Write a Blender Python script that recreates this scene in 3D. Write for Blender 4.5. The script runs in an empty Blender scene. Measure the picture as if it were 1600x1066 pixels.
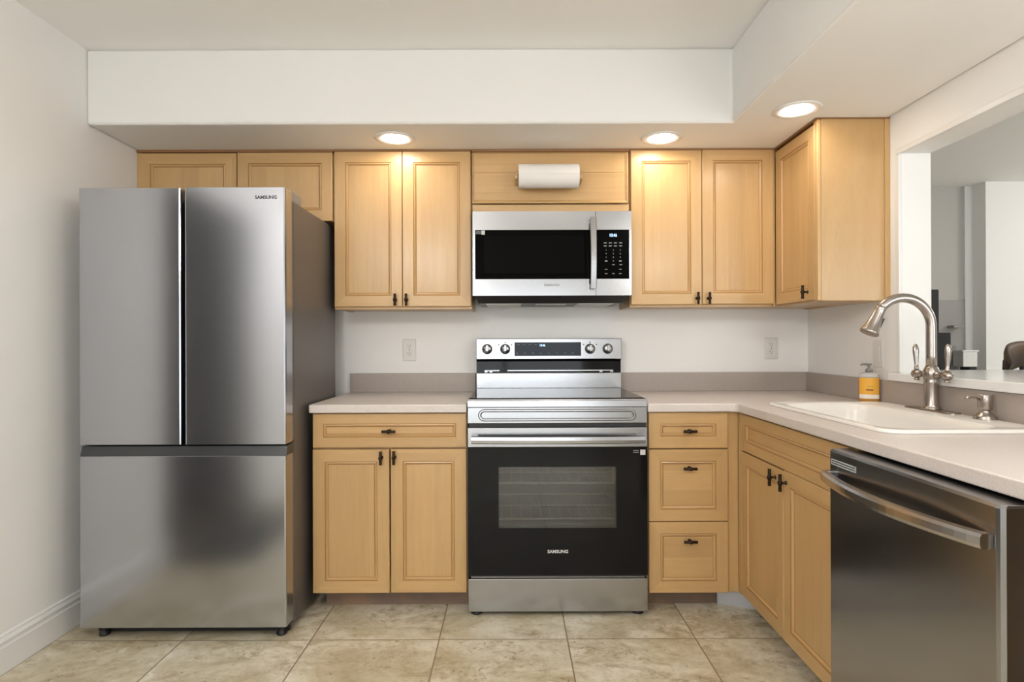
import bpy, bmesh, math, random
from mathutils import Vector, Matrix
random.seed(7)
PI = math.pi
S = bpy.context.scene
C = S.collection

# ------------------------------------------------------------------ camera
FPX, YAW, PITCH, ROLL, CAMH = 935.97, .0013, .0013, -.0034, 1.1621
cam = bpy.data.cameras.new('camera')
cam.sensor_fit = 'HORIZONTAL'; cam.sensor_width = 36.0
cam.lens = FPX / 1600 * 36.0
cam.clip_start = .02; cam.clip_end = 100
camo = bpy.data.objects.new('camera', cam); C.objects.link(camo)
fw = Vector((math.sin(YAW) * math.cos(PITCH), math.cos(YAW) * math.cos(PITCH), math.sin(PITCH)))
rt = Vector((math.cos(YAW), -math.sin(YAW), 0)); up = rt.cross(fw)
r2 = rt * math.cos(ROLL) + up * math.sin(ROLL)
u2 = -rt * math.sin(ROLL) + up * math.cos(ROLL)
M = Matrix((r2, u2, -fw)).transposed().to_4x4(); M.translation = Vector((0, 0, CAMH))
camo.matrix_world = M
S.camera = camo

# ------------------------------------------------------------------ world, exposure, added fill light
S.view_settings.view_transform = 'Standard'; S.view_settings.look = 'None'
S.view_settings.exposure = 0.56; S.view_settings.gamma = 1.0
S.view_settings.use_curve_mapping = False
w = bpy.data.worlds.new('daylight'); S.world = w; w.use_nodes = True
w.node_tree.nodes['Background'].inputs[0].default_value = (.86, .93, 1.0, 1)
w.node_tree.nodes['Background'].inputs[1].default_value = 1.0

def area(name, loc, target, sx, sy, power, col=(1, 1, 1)):
    l = bpy.data.lights.new(name, 'AREA'); l.shape = 'RECTANGLE'; l.size = sx; l.size_y = sy
    l.energy = power; l.color = col
    o = bpy.data.objects.new(name, l); C.objects.link(o); o.location = loc
    o.rotation_euler = (Vector(target) - Vector(loc)).to_track_quat('-Z', 'Y').to_euler()
    return o
area('fill_kitchen_rear', (-.1, -2.95, 1.0), (-.1, 0, 1.0), 2.5, 1.7, 26, (.97, .985, 1))  # added fill from behind the camera, shining in through an added window
area('fill_dining_rear', (4.2, -2.95, 1.4), (4.2, 0, 1.3), 2.6, 1.9, 80, (.96, .985, 1))  # added fill to brighten the dining room, through an added window

# ------------------------------------------------------------------ room numbers
XL, XR, YW, YB = -1.803, 1.582, 3.1925, -2.6
ZS, ZT = 2.0927, 2.4121            # soffit underside, ceiling
YS, XS = 2.5475, .944              # soffit faces
ZC, CT = .8975, .036               # counter top, thickness
CANW = 36.0                        # emission of the recessed light lenses

# ------------------------------------------------------------------ materials
def newmat(name):
    m = bpy.data.materials.new(name); m.use_nodes = True
    nt = m.node_tree; b = nt.nodes['Principled BSDF']
    return m, nt, b
def N(nt, t, **kw):
    n = nt.nodes.new(t)
    for k, v in kw.items(): setattr(n, k, v)
    return n
def plain(name, col, rough=.5, metal=0, **kw):
    m, nt, b = newmat(name)
    b.inputs['Base Color'].default_value = (*col, 1); b.inputs['Roughness'].default_value = rough
    b.inputs['Metallic'].default_value = metal
    for k, v in kw.items(): b.inputs[k].default_value = v
    return m
def noise_bump(nt, b, scale, strength, dist=.002, detail=2, stretch=(1, 1, 1)):
    tc = N(nt, 'ShaderNodeTexCoord'); mp = N(nt, 'ShaderNodeMapping'); mp.inputs['Scale'].default_value = stretch
    n = N(nt, 'ShaderNodeTexNoise'); n.inputs['Scale'].default_value = scale; n.inputs['Detail'].default_value = detail
    bu = N(nt, 'ShaderNodeBump'); bu.inputs['Strength'].default_value = strength; bu.inputs['Distance'].default_value = dist
    nt.links.new(tc.outputs['Object'], mp.inputs[0]); nt.links.new(mp.outputs[0], n.inputs['Vector'])
    nt.links.new(n.outputs['Fac'], bu.inputs['Height']); nt.links.new(bu.outputs[0], b.inputs['Normal'])
    return n
def mixcol(nt, fac, a, bcol, mode='MIX'):
    mx = N(nt, 'ShaderNodeMix', data_type='RGBA', blend_type=mode)
    for sock, v in ((0, fac), (6, a), (7, bcol)):
        if hasattr(v, 'is_output'): nt.links.new(v, mx.inputs[sock])
        elif isinstance(v, tuple): mx.inputs[sock].default_value = (*v, 1) if len(v) == 3 else v
        else: mx.inputs[sock].default_value = v
    return mx.outputs[2]
def ramp(nt, src, stops):
    r = N(nt, 'ShaderNodeValToRGB'); e = r.color_ramp.elements
    while len(e) < len(stops): e.new(.5)
    for el, (p, c) in zip(e, stops): el.position = p; el.color = (*c, 1) if len(c) == 3 else c
    nt.links.new(src, r.inputs[0]); return r.outputs[0]
def mth(nt, op, a, b=0.0):
    m = N(nt, 'ShaderNodeMath', operation=op)
    for i, v in enumerate((a, b)):
        if hasattr(v, 'is_output'): nt.links.new(v, m.inputs[i])
        else: m.inputs[i].default_value = v
    return m.outputs[0]

def wall_paint(name, col, rough=.85, scale=120, strength=.18):
    m, nt, b = newmat(name); b.inputs['Base Color'].default_value = (*col, 1); b.inputs['Roughness'].default_value = rough
    noise_bump(nt, b, scale, strength, .0015, 3); return m
WALL = wall_paint('wall_white_paint', (.86, .85, .83))
SOFF_DIM = wall_paint('soffit_white_dimmed', (.74, .735, .715))  # same white paint, darkened so the lit soffit faces look less bright
CEIL = wall_paint('ceiling_white_paint', (.91, .90, .875), .9, 90, .25)
TRIM = plain('trim_white_semigloss', (.80, .79, .77), .35)
GREYW = wall_paint('hall_grey_wall', (.50, .48, .45))

def wood(name, grain, hue=(.54, .342, .146), dark=(.42, .240, .086), light=(.62, .422, .203)):
    """honey maple; grain runs along local axis 'x' or 'z', glued-up planks across it"""
    m, nt, b = newmat(name)
    tc = N(nt, 'ShaderNodeTexCoord'); sep = N(nt, 'ShaderNodeSeparateXYZ'); nt.links.new(tc.outputs['Object'], sep.inputs[0])
    oi = N(nt, 'ShaderNodeObjectInfo')
    mp = N(nt, 'ShaderNodeMapping'); mp.inputs['Scale'].default_value = (1, 6, 16) if grain == 'x' else (16, 6, 1)
    nt.links.new(tc.outputs['Object'], mp.inputs[0])
    off = N(nt, 'ShaderNodeVectorMath', operation='ADD'); nt.links.new(mp.outputs[0], off.inputs[0])
    cmb = N(nt, 'ShaderNodeCombineXYZ'); r10 = mth(nt, 'MULTIPLY', oi.outputs['Random'], 40.0)
    for i in range(3): nt.links.new(r10, cmb.inputs[i])
    nt.links.new(cmb.outputs[0], off.inputs[1])
    n1 = N(nt, 'ShaderNodeTexNoise'); n1.inputs['Scale'].default_value = 3.2; n1.inputs['Detail'].default_value = 6
    n1.inputs['Distortion'].default_value = .6; nt.links.new(off.outputs[0], n1.inputs['Vector'])
    n2 = N(nt, 'ShaderNodeTexNoise'); n2.inputs['Scale'].default_value = 22; n2.inputs['Detail'].default_value = 3
    nt.links.new(off.outputs[0], n2.inputs['Vector'])
    n3 = N(nt, 'ShaderNodeTexNoise'); n3.inputs['Scale'].default_value = 5; n3.inputs['Detail'].default_value = 3
    nt.links.new(tc.outputs['Object'], n3.inputs['Vector'])
    perp = sep.outputs[0] if grain == 'z' else sep.outputs[2]
    idx = mth(nt, 'FLOOR', mth(nt, 'ADD', mth(nt, 'DIVIDE', perp, .083), mth(nt, 'MULTIPLY', oi.outputs['Random'], 17.3)))
    wn = N(nt, 'ShaderNodeTexWhiteNoise', noise_dimensions='1D'); nt.links.new(idx, wn.inputs['W'])
    base = ramp(nt, n1.outputs['Fac'], [(.25, dark), (.5, hue), (.78, light)])
    tone = ramp(nt, wn.outputs['Value'], [(0, (.93, .92, .91)), (1, (1.05, 1.05, 1.06))])
    c1 = mixcol(nt, .75, base, hue)
    c2 = mixcol(nt, 1.0, c1, tone, 'MULTIPLY')
    c3 = mixcol(nt, ramp(nt, n2.outputs['Fac'], [(.55, (0, 0, 0)), (.8, (.35, .35, .35))]), c2, dark)
    c4 = mixcol(nt, ramp(nt, n3.outputs['Fac'], [(.45, (0, 0, 0)), (.75, (.30, .30, .30))]), c3, (.55, .31, .132))
    nt.links.new(c4, b.inputs['Base Color'])
    b.inputs['Roughness'].default_value = .38; b.inputs['Coat Weight'].default_value = .25; b.inputs['Coat Roughness'].default_value = .2
    return m
WV = wood('maple_vertical_grain', 'z'); WH = wood('maple_horizontal_grain', 'x')
GLAZE = plain('brown_glaze_line', (.35, .175, .06), .5)
KICK = wood('toe_kick_brown', 'x', (.17, .115, .085), (.11, .07, .05), (.24, .17, .13))
SCRIBE = plain('dark_scribe_strip', (.26, .125, .045), .5)
BRONZE = plain('dark_bronze', (.030, .019, .013), .38, .75)

def steel(name, col, rough=.26, stretch=(.6, 1, 90), amt=.012):
    m, nt, b = newmat(name)
    b.inputs['Metallic'].default_value = 1; b.inputs['Base Color'].default_value = (*col, 1)
    tc = N(nt, 'ShaderNodeTexCoord'); mp = N(nt, 'ShaderNodeMapping'); mp.inputs['Scale'].default_value = stretch
    n = N(nt, 'ShaderNodeTexNoise'); n.inputs['Scale'].default_value = 9; n.inputs['Detail'].default_value = 5
    nt.links.new(tc.outputs['Object'], mp.inputs[0]); nt.links.new(mp.outputs[0], n.inputs['Vector'])
    mr = N(nt, 'ShaderNodeMapRange'); mr.inputs[3].default_value = rough - amt; mr.inputs[4].default_value = rough + amt
    nt.links.new(n.outputs['Fac'], mr.inputs[0]); nt.links.new(mr.outputs[0], b.inputs['Roughness'])
    return m
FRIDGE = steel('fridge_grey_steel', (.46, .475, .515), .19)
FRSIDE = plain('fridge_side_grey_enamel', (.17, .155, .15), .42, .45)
STEEL = steel('bright_stainless', (.41, .413, .424), .22)
DWSTEEL = steel('dishwasher_stainless', (.37, .372, .38), .22)
NICKEL = plain('brushed_nickel', (.42, .375, .34), .27, 1)
BLACK = plain('black_plastic', (.012, .012, .013), .45)
BLACKG = plain('black_glass', (.006, .006, .007), .06, 0, **{'Specular IOR Level': .22})
BLACKM = plain('black_microwave_glass', (.003, .003, .003), .08, 0, **{'Specular IOR Level': .03})
GASKET = plain('dark_grey_rubber', (.03, .03, .032), .6)
HANDLEBAND = plain('fridge_dark_handle_band', (.075, .078, .082), .3, .7)
GREYPRINT = plain('light_grey_print', (.62, .62, .62), .5)
DARKPRINT = plain('dark_grey_print', (.05, .05, .055), .5)
WHITEP = plain('white_plastic', (.72, .70, .66), .4)
SOCKET = plain('outlet_slot_grey', (.16, .15, .14), .6)
PAPER = plain('paper_white', (.80, .77, .74), .9)
SINKW = plain('white_enamel_sink', (.82, .79, .75), .16)

def speckle(name, col, rough):
    m, nt, b = newmat(name)
    tc = N(nt, 'ShaderNodeTexCoord'); n = N(nt, 'ShaderNodeTexNoise'); n.inputs['Scale'].default_value = 420; n.inputs['Detail'].default_value = 2
    nt.links.new(tc.outputs['Object'], n.inputs['Vector'])
    c = ramp(nt, n.outputs['Fac'], [(.3, tuple(v * .86 for v in col)), (.5, col), (.72, tuple(min(1, v * 1.1) for v in col))])
    nt.links.new(c, b.inputs['Base Color']); b.inputs['Roughness'].default_value = rough; return m
COUNTER = speckle('counter_pale_laminate', (.66, .595, .555), .32)
SPLASH = speckle('splash_taupe_laminate', (.40, .345, .305), .4)

def emit(name, col, s):
    m, nt, b = newmat(name)
    b.inputs['Base Color'].default_value = (0, 0, 0, 1); b.inputs['Emission Color'].default_value = (*col, 1)
    b.inputs['Emission Strength'].default_value = s; return m
LENS = emit('light_lens_warm', (1, .89, .76), CANW)
GLOBE = emit('fill_globe_glow', (1, .975, .94), 27.0)
BLUELED = emit('blue_display_digits', (.45, .66, 1), 1.6)

def pane(name, tint, coat=0.0, rough=.02):
    m, nt, b = newmat(name); nt.nodes.remove(b)
    tr = N(nt, 'ShaderNodeBsdfTransparent'); tr.inputs[0].default_value = (*tint, 1)
    gl = N(nt, 'ShaderNodeBsdfGlossy'); gl.inputs['Roughness'].default_value = rough
    lw = N(nt, 'ShaderNodeFresnel'); lw.inputs[0].default_value = 1.45
    mx = N(nt, 'ShaderNodeMixShader'); nt.links.new(mth(nt, 'ADD', lw.outputs[0], coat), mx.inputs[0])
    nt.links.new(tr.outputs[0], mx.inputs[1]); nt.links.new(gl.outputs[0], mx.inputs[2])
    nt.links.new(mx.outputs[0], nt.nodes['Material Output'].inputs[0]); return m
GLASS = pane('clear_window_glass', (.97, .98, .98))
OVENGLASS = pane('coated_oven_glass', (.60, .60, .60), coat=.06)

def floor_mat():
    m, nt, b = newmat('travertine_floor_tiles')
    T, X0, Y0, G = .5005, -.7857, 2.3405, .0032
    tc = N(nt, 'ShaderNodeTexCoord'); sep = N(nt, 'ShaderNodeSeparateXYZ'); nt.links.new(tc.outputs['Object'], sep.inputs[0])
    def cell(o, off):
        u = mth(nt, 'DIVIDE', mth(nt, 'SUBTRACT', o, off), T)
        i = mth(nt, 'FLOOR', u); fr = mth(nt, 'SUBTRACT', u, i)
        d = mth(nt, 'MULTIPLY', mth(nt, 'MINIMUM', fr, mth(nt, 'SUBTRACT', 1.0, fr)), T)
        return i, d
    ix, dx = cell(sep.outputs[0], X0); iy, dy = cell(sep.outputs[1], Y0)
    d = mth(nt, 'MINIMUM', dx, dy)
    cmb = N(nt, 'ShaderNodeCombineXYZ'); nt.links.new(ix, cmb.inputs[0]); nt.links.new(iy, cmb.inputs[1])
    wn = N(nt, 'ShaderNodeTexWhiteNoise', noise_dimensions='3D'); nt.links.new(cmb.outputs[0], wn.inputs['Vector'])
    add = N(nt, 'ShaderNodeVectorMath', operation='MULTIPLY_ADD'); nt.links.new(wn.outputs['Color'], add.inputs[0])
    add.inputs[1].default_value = (30, 30, 30); nt.links.new(tc.outputs['Object'], add.inputs[2])
    def noi(sc, det, dist=0, st=(1, 1, 1)):
        mp = N(nt, 'ShaderNodeMapping'); mp.inputs['Scale'].default_value = st; nt.links.new(add.outputs[0], mp.inputs[0])
        n = N(nt, 'ShaderNodeTexNoise'); n.inputs['Scale'].default_value = sc; n.inputs['Detail'].default_value = det
        n.inputs['Distortion'].default_value = dist; n.inputs['Roughness'].default_value = .65
        nt.links.new(mp.outputs[0], n.inputs['Vector']); return n.outputs['Fac']
    a = noi(3.2, 8, .8, (1, 1.5, 1)); f = noi(28, 6, .3); p = noi(7, 9, 1.2, (1, 1.8, 1)); s = noi(55, 4)
    c = ramp(nt, a, [(.30, (.42, .355, .225)), (.43, (.58, .52, .375)), (.54, (.70, .645, .51)), (.68, (.80, .76, .655))])
    patch = noi(2.4, 6, 1.5, (1, 1.6, 1))
    pm = ramp(nt, patch, [(.42, (0, 0, 0)), (.60, (1, 1, 1))])
    c = mixcol(nt, mth(nt, 'MULTIPLY', ramp(nt, f, [(.40, (0, 0, 0)), (.64, (.8, .8, .8))]), mth(nt, 'ADD', mth(nt, 'MULTIPLY', pm, .75), .25)), c, (.42, .34, .205))
    c = mixcol(nt, mth(nt, 'MULTIPLY', ramp(nt, p, [(.48, (0, 0, 0)), (.62, (.8, .8, .8))]), pm), c, (.34, .245, .125))
    c = mixcol(nt, mth(nt, 'MULTIPLY', ramp(nt, s, [(.58, (0, 0, 0)), (.66, (.85, .85, .85))]), mth(nt, 'ADD', mth(nt, 'MULTIPLY', pm, .7), .3)), c, (.22, .165, .095))
    g = ramp(nt, mth(nt, 'DIVIDE', d, G), [(.6, (1, 1, 1)), (1.0, (0, 0, 0))])
    c = mixcol(nt, g, c, (.24, .185, .115))
    nt.links.new(c, b.inputs['Base Color'])
    nt.links.new(ramp(nt, f, [(.3, (.34,) * 3), (.7, (.52,) * 3)]), b.inputs['Roughness'])
    bu = N(nt, 'ShaderNodeBump'); bu.inputs['Strength'].default_value = .25; bu.inputs['Distance'].default_value = .002
    h = mth(nt, 'ADD', mth(nt, 'MULTIPLY', f, .35), mth(nt, 'MINIMUM', mth(nt, 'DIVIDE', d, G), 1.0))
    nt.links.new(h, bu.inputs['Height']); nt.links.new(bu.outputs[0], b.inputs['Normal'])
    return m
FLOOR = floor_mat()

# ------------------------------------------------------------------ mesh helpers
class MB:
    def __init__(s): s.v = []; s.f = []; s.m = []; s.sm = []
    def add(s, vs, fs, mi=0, smooth=False):
        o = len(s.v); s.v += [tuple(v) for v in vs]
        for i, f in enumerate(fs):
            s.f.append([o + k for k in f]); s.m.append(mi[i] if isinstance(mi, (list, tuple)) else mi); s.sm.append(smooth)
        return s
    def box(s, x0, x1, y0, y1, z0, z1, mi=0):
        vs = [(x, y, z) for z in (z0, z1) for y in (y0, y1) for x in (x0, x1)]
        return s.add(vs, [(0, 2, 3, 1), (4, 5, 7, 6), (0, 1, 5, 4), (2, 6, 7, 3), (0, 4, 6, 2), (1, 3, 7, 5)], mi)
    def rbox(s, x0, x1, y0, y1, z0, z1, r=.003, seg=2, mi=0):
        bm = bmesh.new(); bmesh.ops.create_cube(bm, size=1)
        for v in bm.verts:
            v.co = Vector(((x0 + x1) / 2 + v.co.x * (x1 - x0), (y0 + y1) / 2 + v.co.y * (y1 - y0), (z0 + z1) / 2 + v.co.z * (z1 - z0)))
        bmesh.ops.bevel(bm, geom=bm.edges[:], offset=r, segments=seg, affect='EDGES', profile=.5)
        bm.verts.index_update()
        s.add([v.co[:] for v in bm.verts], [[v.index for v in f.verts] for f in bm.faces], mi); bm.free(); return s
    def rings(s, rings, mi=0, close0=True, close1=True, smooth=False, closed=True):
        n = len(rings[0]); vs = [p for r in rings for p in r]; fs = []; ms = []
        for i in range(len(rings) - 1):
            for k in range(n if closed else n - 1):
                k2 = (k + 1) % n
                fs.append((i * n + k, i * n + k2, (i + 1) * n + k2, (i + 1) * n + k))
                ms.append(mi[i] if isinstance(mi, (list, tuple)) else mi)
        if close0: fs.append(tuple(range(n - 1, -1, -1))); ms.append(mi[0] if isinstance(mi, (list, tuple)) else mi)
        if close1: fs.append(tuple((len(rings) - 1) * n + k for k in range(n))); ms.append(mi[-1] if isinstance(mi, (list, tuple)) else mi)
        return s.add(vs, fs, ms, smooth)
    def lathe(s, prof, org=(0, 0, 0), axis=(0, 0, 1), seg=32, mi=0, smooth=True, sx=1, sy=1):
        a = Vector(axis).normalized(); q = a.to_track_quat('Z', 'Y'); o = Vector(org)
        rr = [[o + q @ Vector((sx * r * math.cos(2 * PI * k / seg), sy * r * math.sin(2 * PI * k / seg), h)) for k in range(seg)] for r, h in prof]
        return s.rings(rr, mi, smooth=smooth)
    def tube(s, pts, rad, seg=16, mi=0, flat=1.0, smooth=True):
        pts = [Vector(p) for p in pts]; n = len(pts)
        if not hasattr(rad, '__len__'): rad = [rad] * n
        t0 = (pts[1] - pts[0]).normalized()
        ref = Vector((0, 1, 0)) if abs(t0.y) < .9 else Vector((1, 0, 0))
        nrm = (ref - t0 * ref.dot(t0)).normalized(); rr = []
        for i, p in enumerate(pts):
            t = (pts[min(i + 1, n - 1)] - pts[max(i - 1, 0)]).normalized()
            nrm = (nrm - t * nrm.dot(t)).normalized(); bn = t.cross(nrm)
            rr.append([p + (nrm * math.cos(2 * PI * k / seg) + bn * math.sin(2 * PI * k / seg) * flat) * rad[i] for k in range(seg)])
        return s.rings(rr, mi, smooth=smooth)
    def prism(s, poly, axis, a0, a1, mi=0):
        """extrude a polygon of (u,v) along axis; x:(y,z) y:(x,z) z:(x,y)"""
        def P(u, v, a): return {'x': (a, u, v), 'y': (u, a, v), 'z': (u, v, a)}[axis]
        return s.rings([[P(u, v, a0) for u, v in poly], [P(u, v, a1) for u, v in poly]], mi)
    def build(s, name, mats, parent=None, bevel=0, seg=2, angle=40):
        me = bpy.data.meshes.new(name); me.from_pydata(s.v, [], s.f)
        bm = bmesh.new(); bm.from_mesh(me); bm.faces.ensure_lookup_table()
        for f, mi, sm in zip(bm.faces, s.m, s.sm): f.material_index = mi; f.smooth = sm
        bmesh.ops.recalc_face_normals(bm, faces=bm.faces[:])
        if bevel:
            es = [e for e in bm.edges if len(e.link_faces) == 2 and e.calc_face_angle(0) > math.radians(angle)]
            bmesh.ops.bevel(bm, geom=es, offset=bevel, segments=seg, affect='EDGES', profile=.5, clamp_overlap=True)
        bm.to_mesh(me); bm.free()
        for m in (mats if isinstance(mats, (list, tuple)) else [mats]): me.materials.append(m)
        o = bpy.data.objects.new(name, me); C.objects.link(o)
        if parent: o.parent = parent
        return o
def tag(o, label=None, cat=None, group=None, kind=None):
    for k, v in (('label', label), ('category', cat), ('group', group), ('kind', kind)):
        if v: o[k] = v
    return o
def thing(name, loc, label, cat, rz=0, group=None):
    o = bpy.data.objects.new(name, None); o.empty_display_size = .05; C.objects.link(o)
    o.location = loc; o.rotation_euler = (0, 0, rz); return tag(o, label, cat, group)
def struct(name, mb, mat, bevel=0, **kw): return tag(mb.build(name, mat, None, bevel, **kw), kind='structure')
def rrect(cx, cy, hx, hy, r, seg=6):
    pts = []
    for (sx, sy, a0) in ((1, 1, 0), (-1, 1, 90), (-1, -1, 180), (1, -1, 270)):
        for k in range(seg + 1):
            a = math.radians(a0 + 90 * k / seg)
            pts.append((cx + sx * (hx - r) + r * math.cos(a), cy + sy * (hy - r) + r * math.sin(a)))
    return pts
def text(name, body, loc, size, mat, parent, sx=1.0, bold=0.0, depth=.0006, align='CENTER', join=None):
    """raised lettering facing local -y"""
    cu = bpy.data.curves.new(name, 'FONT'); cu.body = body; cu.size = size; cu.extrude = depth / 2
    cu.align_x = align; cu.align_y = 'CENTER'; cu.offset = bold; cu.resolution_u = 3
    t = bpy.data.objects.new(name, cu); C.objects.link(t)
    me = bpy.data.meshes.new_from_object(t.evaluated_get(bpy.context.evaluated_depsgraph_get()))
    bpy.data.objects.remove(t); bpy.data.curves.remove(cu)
    me.transform(Matrix.Translation(loc) @ Matrix.Rotation(PI / 2, 4, 'X') @ Matrix.Diagonal((sx, 1, 1, 1)))
    if join is not None:
        join.add([v.co[:] for v in me.vertices], [list(p.vertices) for p in me.polygons], 0); bpy.data.meshes.remove(me); return
    me.name = name; me.materials.clear(); me.materials.append(mat)
    o = bpy.data.objects.new(name, me); C.objects.link(o); o.parent = parent; return o

# ------------------------------------------------------------------ room shell
struct('floor', MB().box(XL - .1, 6.6, YB - .1, 5.6, -.06, 0), FLOOR)
struct('ceiling', MB().box(XL - .1, XR + .125, YB - .1, YW + .1, ZT, ZT + .08), CEIL)
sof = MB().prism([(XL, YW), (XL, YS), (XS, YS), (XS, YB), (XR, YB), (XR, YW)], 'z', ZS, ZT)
so = struct('ceiling_soffit', sof, [SOFF_DIM, CEIL], .012, seg=4)
for p in so.data.polygons: p.material_index = 1 if abs(p.normal.z) > .7 else 0  # upright faces take the darkened white, underside the ceiling white
struct('wall_back', MB().box(XL - .1, XR + .125, YW, YW + .1, 0, ZT), WALL)
HY0, HY1 = .42, 1.55              # added unseen doorway and dim hall, to darken the refrigerator's reflection
lw_ = MB().box(XL - .1, XL, YB, HY0, 0, ZT).box(XL - .1, XL, HY1, YW, 0, ZT).box(XL - .1, XL, HY0, HY1, 2.05, ZT)
struct('wall_left', lw_, WALL)
hall = MB().box(-3.3, -3.2, HY0 - .4, HY1 + .4, 0, ZT).box(-3.3, XL - .1, HY1 + .3, HY1 + .4, 0, ZT).box(-3.3, XL - .1, HY0 - .4, HY0 - .3, 0, ZT)
struct('added_hall_wall', hall, plain('added_hall_dark', (.30, .295, .29), .8))
struct('added_hall_ceiling', MB().box(-3.3, XL - .1, HY0 - .4, HY1 + .4, ZT, ZT + .08), CEIL)
struct('added_hall_floor', MB().box(-3.3, XL - .1, HY0 - .4, HY1 + .4, -.06, .005).box(XL - .0999, XL, HY0, HY1, .0002, .005), plain('added_hall_floor_dark', (.12, .09, .07), .6))
# right wall with the pass-through
OY0, OY1, OZ0, OZ1, XR2 = .35, 2.434, .997, 1.924, 1.709
rw = MB().box(XR, XR2, OY1, YW, 0, ZT).box(XR, XR2, YB, OY0, 0, ZT).box(XR, XR2, OY0, OY1, 0, OZ0).box(XR, XR2, OY0, OY1, OZ1, ZT)
struct('wall_right', rw, WALL)
# thin bullnose edge bead round the pass-through opening
bd = MB().rbox(XR - .004, XR + .01, OY1 - .001, OY1 + .022, OZ0 + .035, OZ1 - .0015, .003).rbox(XR - .004, XR + .01, OY0 - .022, OY1 + .022, OZ1 - .001, OZ1 + .022, .003)
struct('trim_1', bd, TRIM)
# rear wall with an added window for fill light, behind the photographer
def holed(y0, y1, x0, x1, hx0, hx1, hz0, hz1, ztop):
    return MB().box(x0, hx0, y0, y1, 0, ztop).box(hx1, x1, y0, y1, 0, ztop).box(hx0, hx1, y0, y1, 0, hz0).box(hx0, hx1, y0, y1, hz1, ztop)
struct('wall_rear', holed(YB - .1, YB, XL - .1, XR + .125, -1.3, 1.1, .12, 1.85, ZT), WALL)
def window(name, x0, x1, z0, z1, y):
    mb = MB()
    for a, b in ((x0, x0 + .05), (x1 - .05, x1), ((x0 + x1) / 2 - .025, (x0 + x1) / 2 + .025)): mb.box(a, b, y - .07, y - .02, z0, z1)
    for a, b in ((z0, z0 + .05), (z1 - .05, z1)): mb.box(x0, x1, y - .07, y - .02, a, b)
    o = struct(name, mb, TRIM)
    MB().box(x0 + .05, x1 - .05, y - .047, y - .043, z0 + .05, z1 - .05).build('pane', GLASS, o)
window('added_window_1', -1.3, 1.1, .12, 1.85, YB)  # unseen window, added as an opening for the kitchen fill

# baseboard on the left wall
prof = [(0, 0), (.016, 0), (.016, .092), (.013, .098), (.013, .108), (.016, .112), (.012, .120), (.008, .125), (.008, .131), (.003, .137), (0, .137)]
bb = MB()
for ya, yb in ((YB, HY0), (HY1, YW)): bb.rings([[(XL + u, ya, v) for u, v in prof], [(XL + u, yb, v) for u, v in prof]])
struct('baseboard_left', bb, TRIM)

# the dining room beyond the pass-through
ZD = 2.45
struct('wall_far', MB().box(3.858, 6.6, 4.86, 5.4, 0, ZD), WALL)
struct('wall_far_pier', MB().box(3.795, 3.858, 5.0, 5.4, 0, ZD), WALL)
struct('wall_far_recess', MB().box(XR2, 3.795, 5.02, 5.4, 0, ZD), GREYW)
struct('wall_dining_left', MB().box(XR, XR2, YW, 5.4, 0, ZD), WALL)
struct('wall_dining_right', MB().box(6.5, 6.6, YB, 4.86, 0, ZD), WALL)
struct('ceiling_dining', MB().box(XR2, 6.6, YB - .1, 5.6, ZD, ZD + .08), CEIL)
struct('wall_dining_rear', holed(YB - .1, YB, XR2, 6.6, 3.0, 5.4, .4, 2.2, ZD), WALL)
window('added_window_2', 3.0, 5.4, .4, 2.2, YB)  # unseen window, added as an opening for the dining fill

# ------------------------------------------------------------------ recessed lights
def can(x, y, label, z=ZS):
    t = thing('recessed_light', (x, y, z), label, 'ceiling light', group='recessed ceiling lights')
    MB().lathe([(.0625, 0), (.092, -.0005), (.093, -.003), (.085, -.006), (.064, -.0045), (.0625, -.002)], seg=48).build('trim_ring', TRIM, t)
    MB().lathe([(.062, -.0005), (.0615, -.003), (.04, -.0042), (.0005, -.0046)], seg=48).build('lens', LENS, t)
can(-.527, 2.731, 'round white recessed light above the maple doors left of the microwave')
can(.692, 2.738, 'round white recessed light above the maple doors right of the microwave')
can(1.152, 2.405, 'round white recessed light nearest the corner cabinet beside the pass-through wall')

can(.33, 1.05, 'round white recessed light in the raised ceiling, above the viewer', ZT)
def globe(x, y, z, drop, label, R=.15):  # unseen pendants, added to brighten the rooms and even out the light
    t = thing('fill_lamp', (x, y, z), label, 'added fill lamp', group='added white fill globes')
    MB().lathe([(.001, 0), (.06, 0), (.06, -.012), (.02, -.03), (.001, -.03)], seg=32).build('ceiling_rose', NICKEL, t)
    MB().lathe([(.004, -.028), (.004, -drop + .02)], seg=10).build('cord', GASKET, t)
    MB().lathe([(.001, -drop + .04), (.04, -drop + .035), (.045, -drop)], seg=32).build('lamp_cap', NICKEL, t)
    MB().lathe([(R * math.sin(a) + .0005, -drop - R * .96 + R * math.cos(a)) for a in [math.radians(17 + 163 * k / 20) for k in range(21)]], seg=40).build('globe_shade', GLOBE, t)
globe(-.72, .28, ZT, .38, 'added white fill globe hanging from the raised kitchen ceiling, above the viewer')
globe(1.26, .50, ZS, .16, 'added white fill globe over the near end of the peninsula counter', .115)
globe(-1.35, -1.2, ZT, .14, 'added white fill globe at the rear of the kitchen, behind the viewer')
globe(4.9, 3.3, 2.45, .30, 'added white fill globe near the far wall of the dining room beyond the pass-through')

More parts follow.
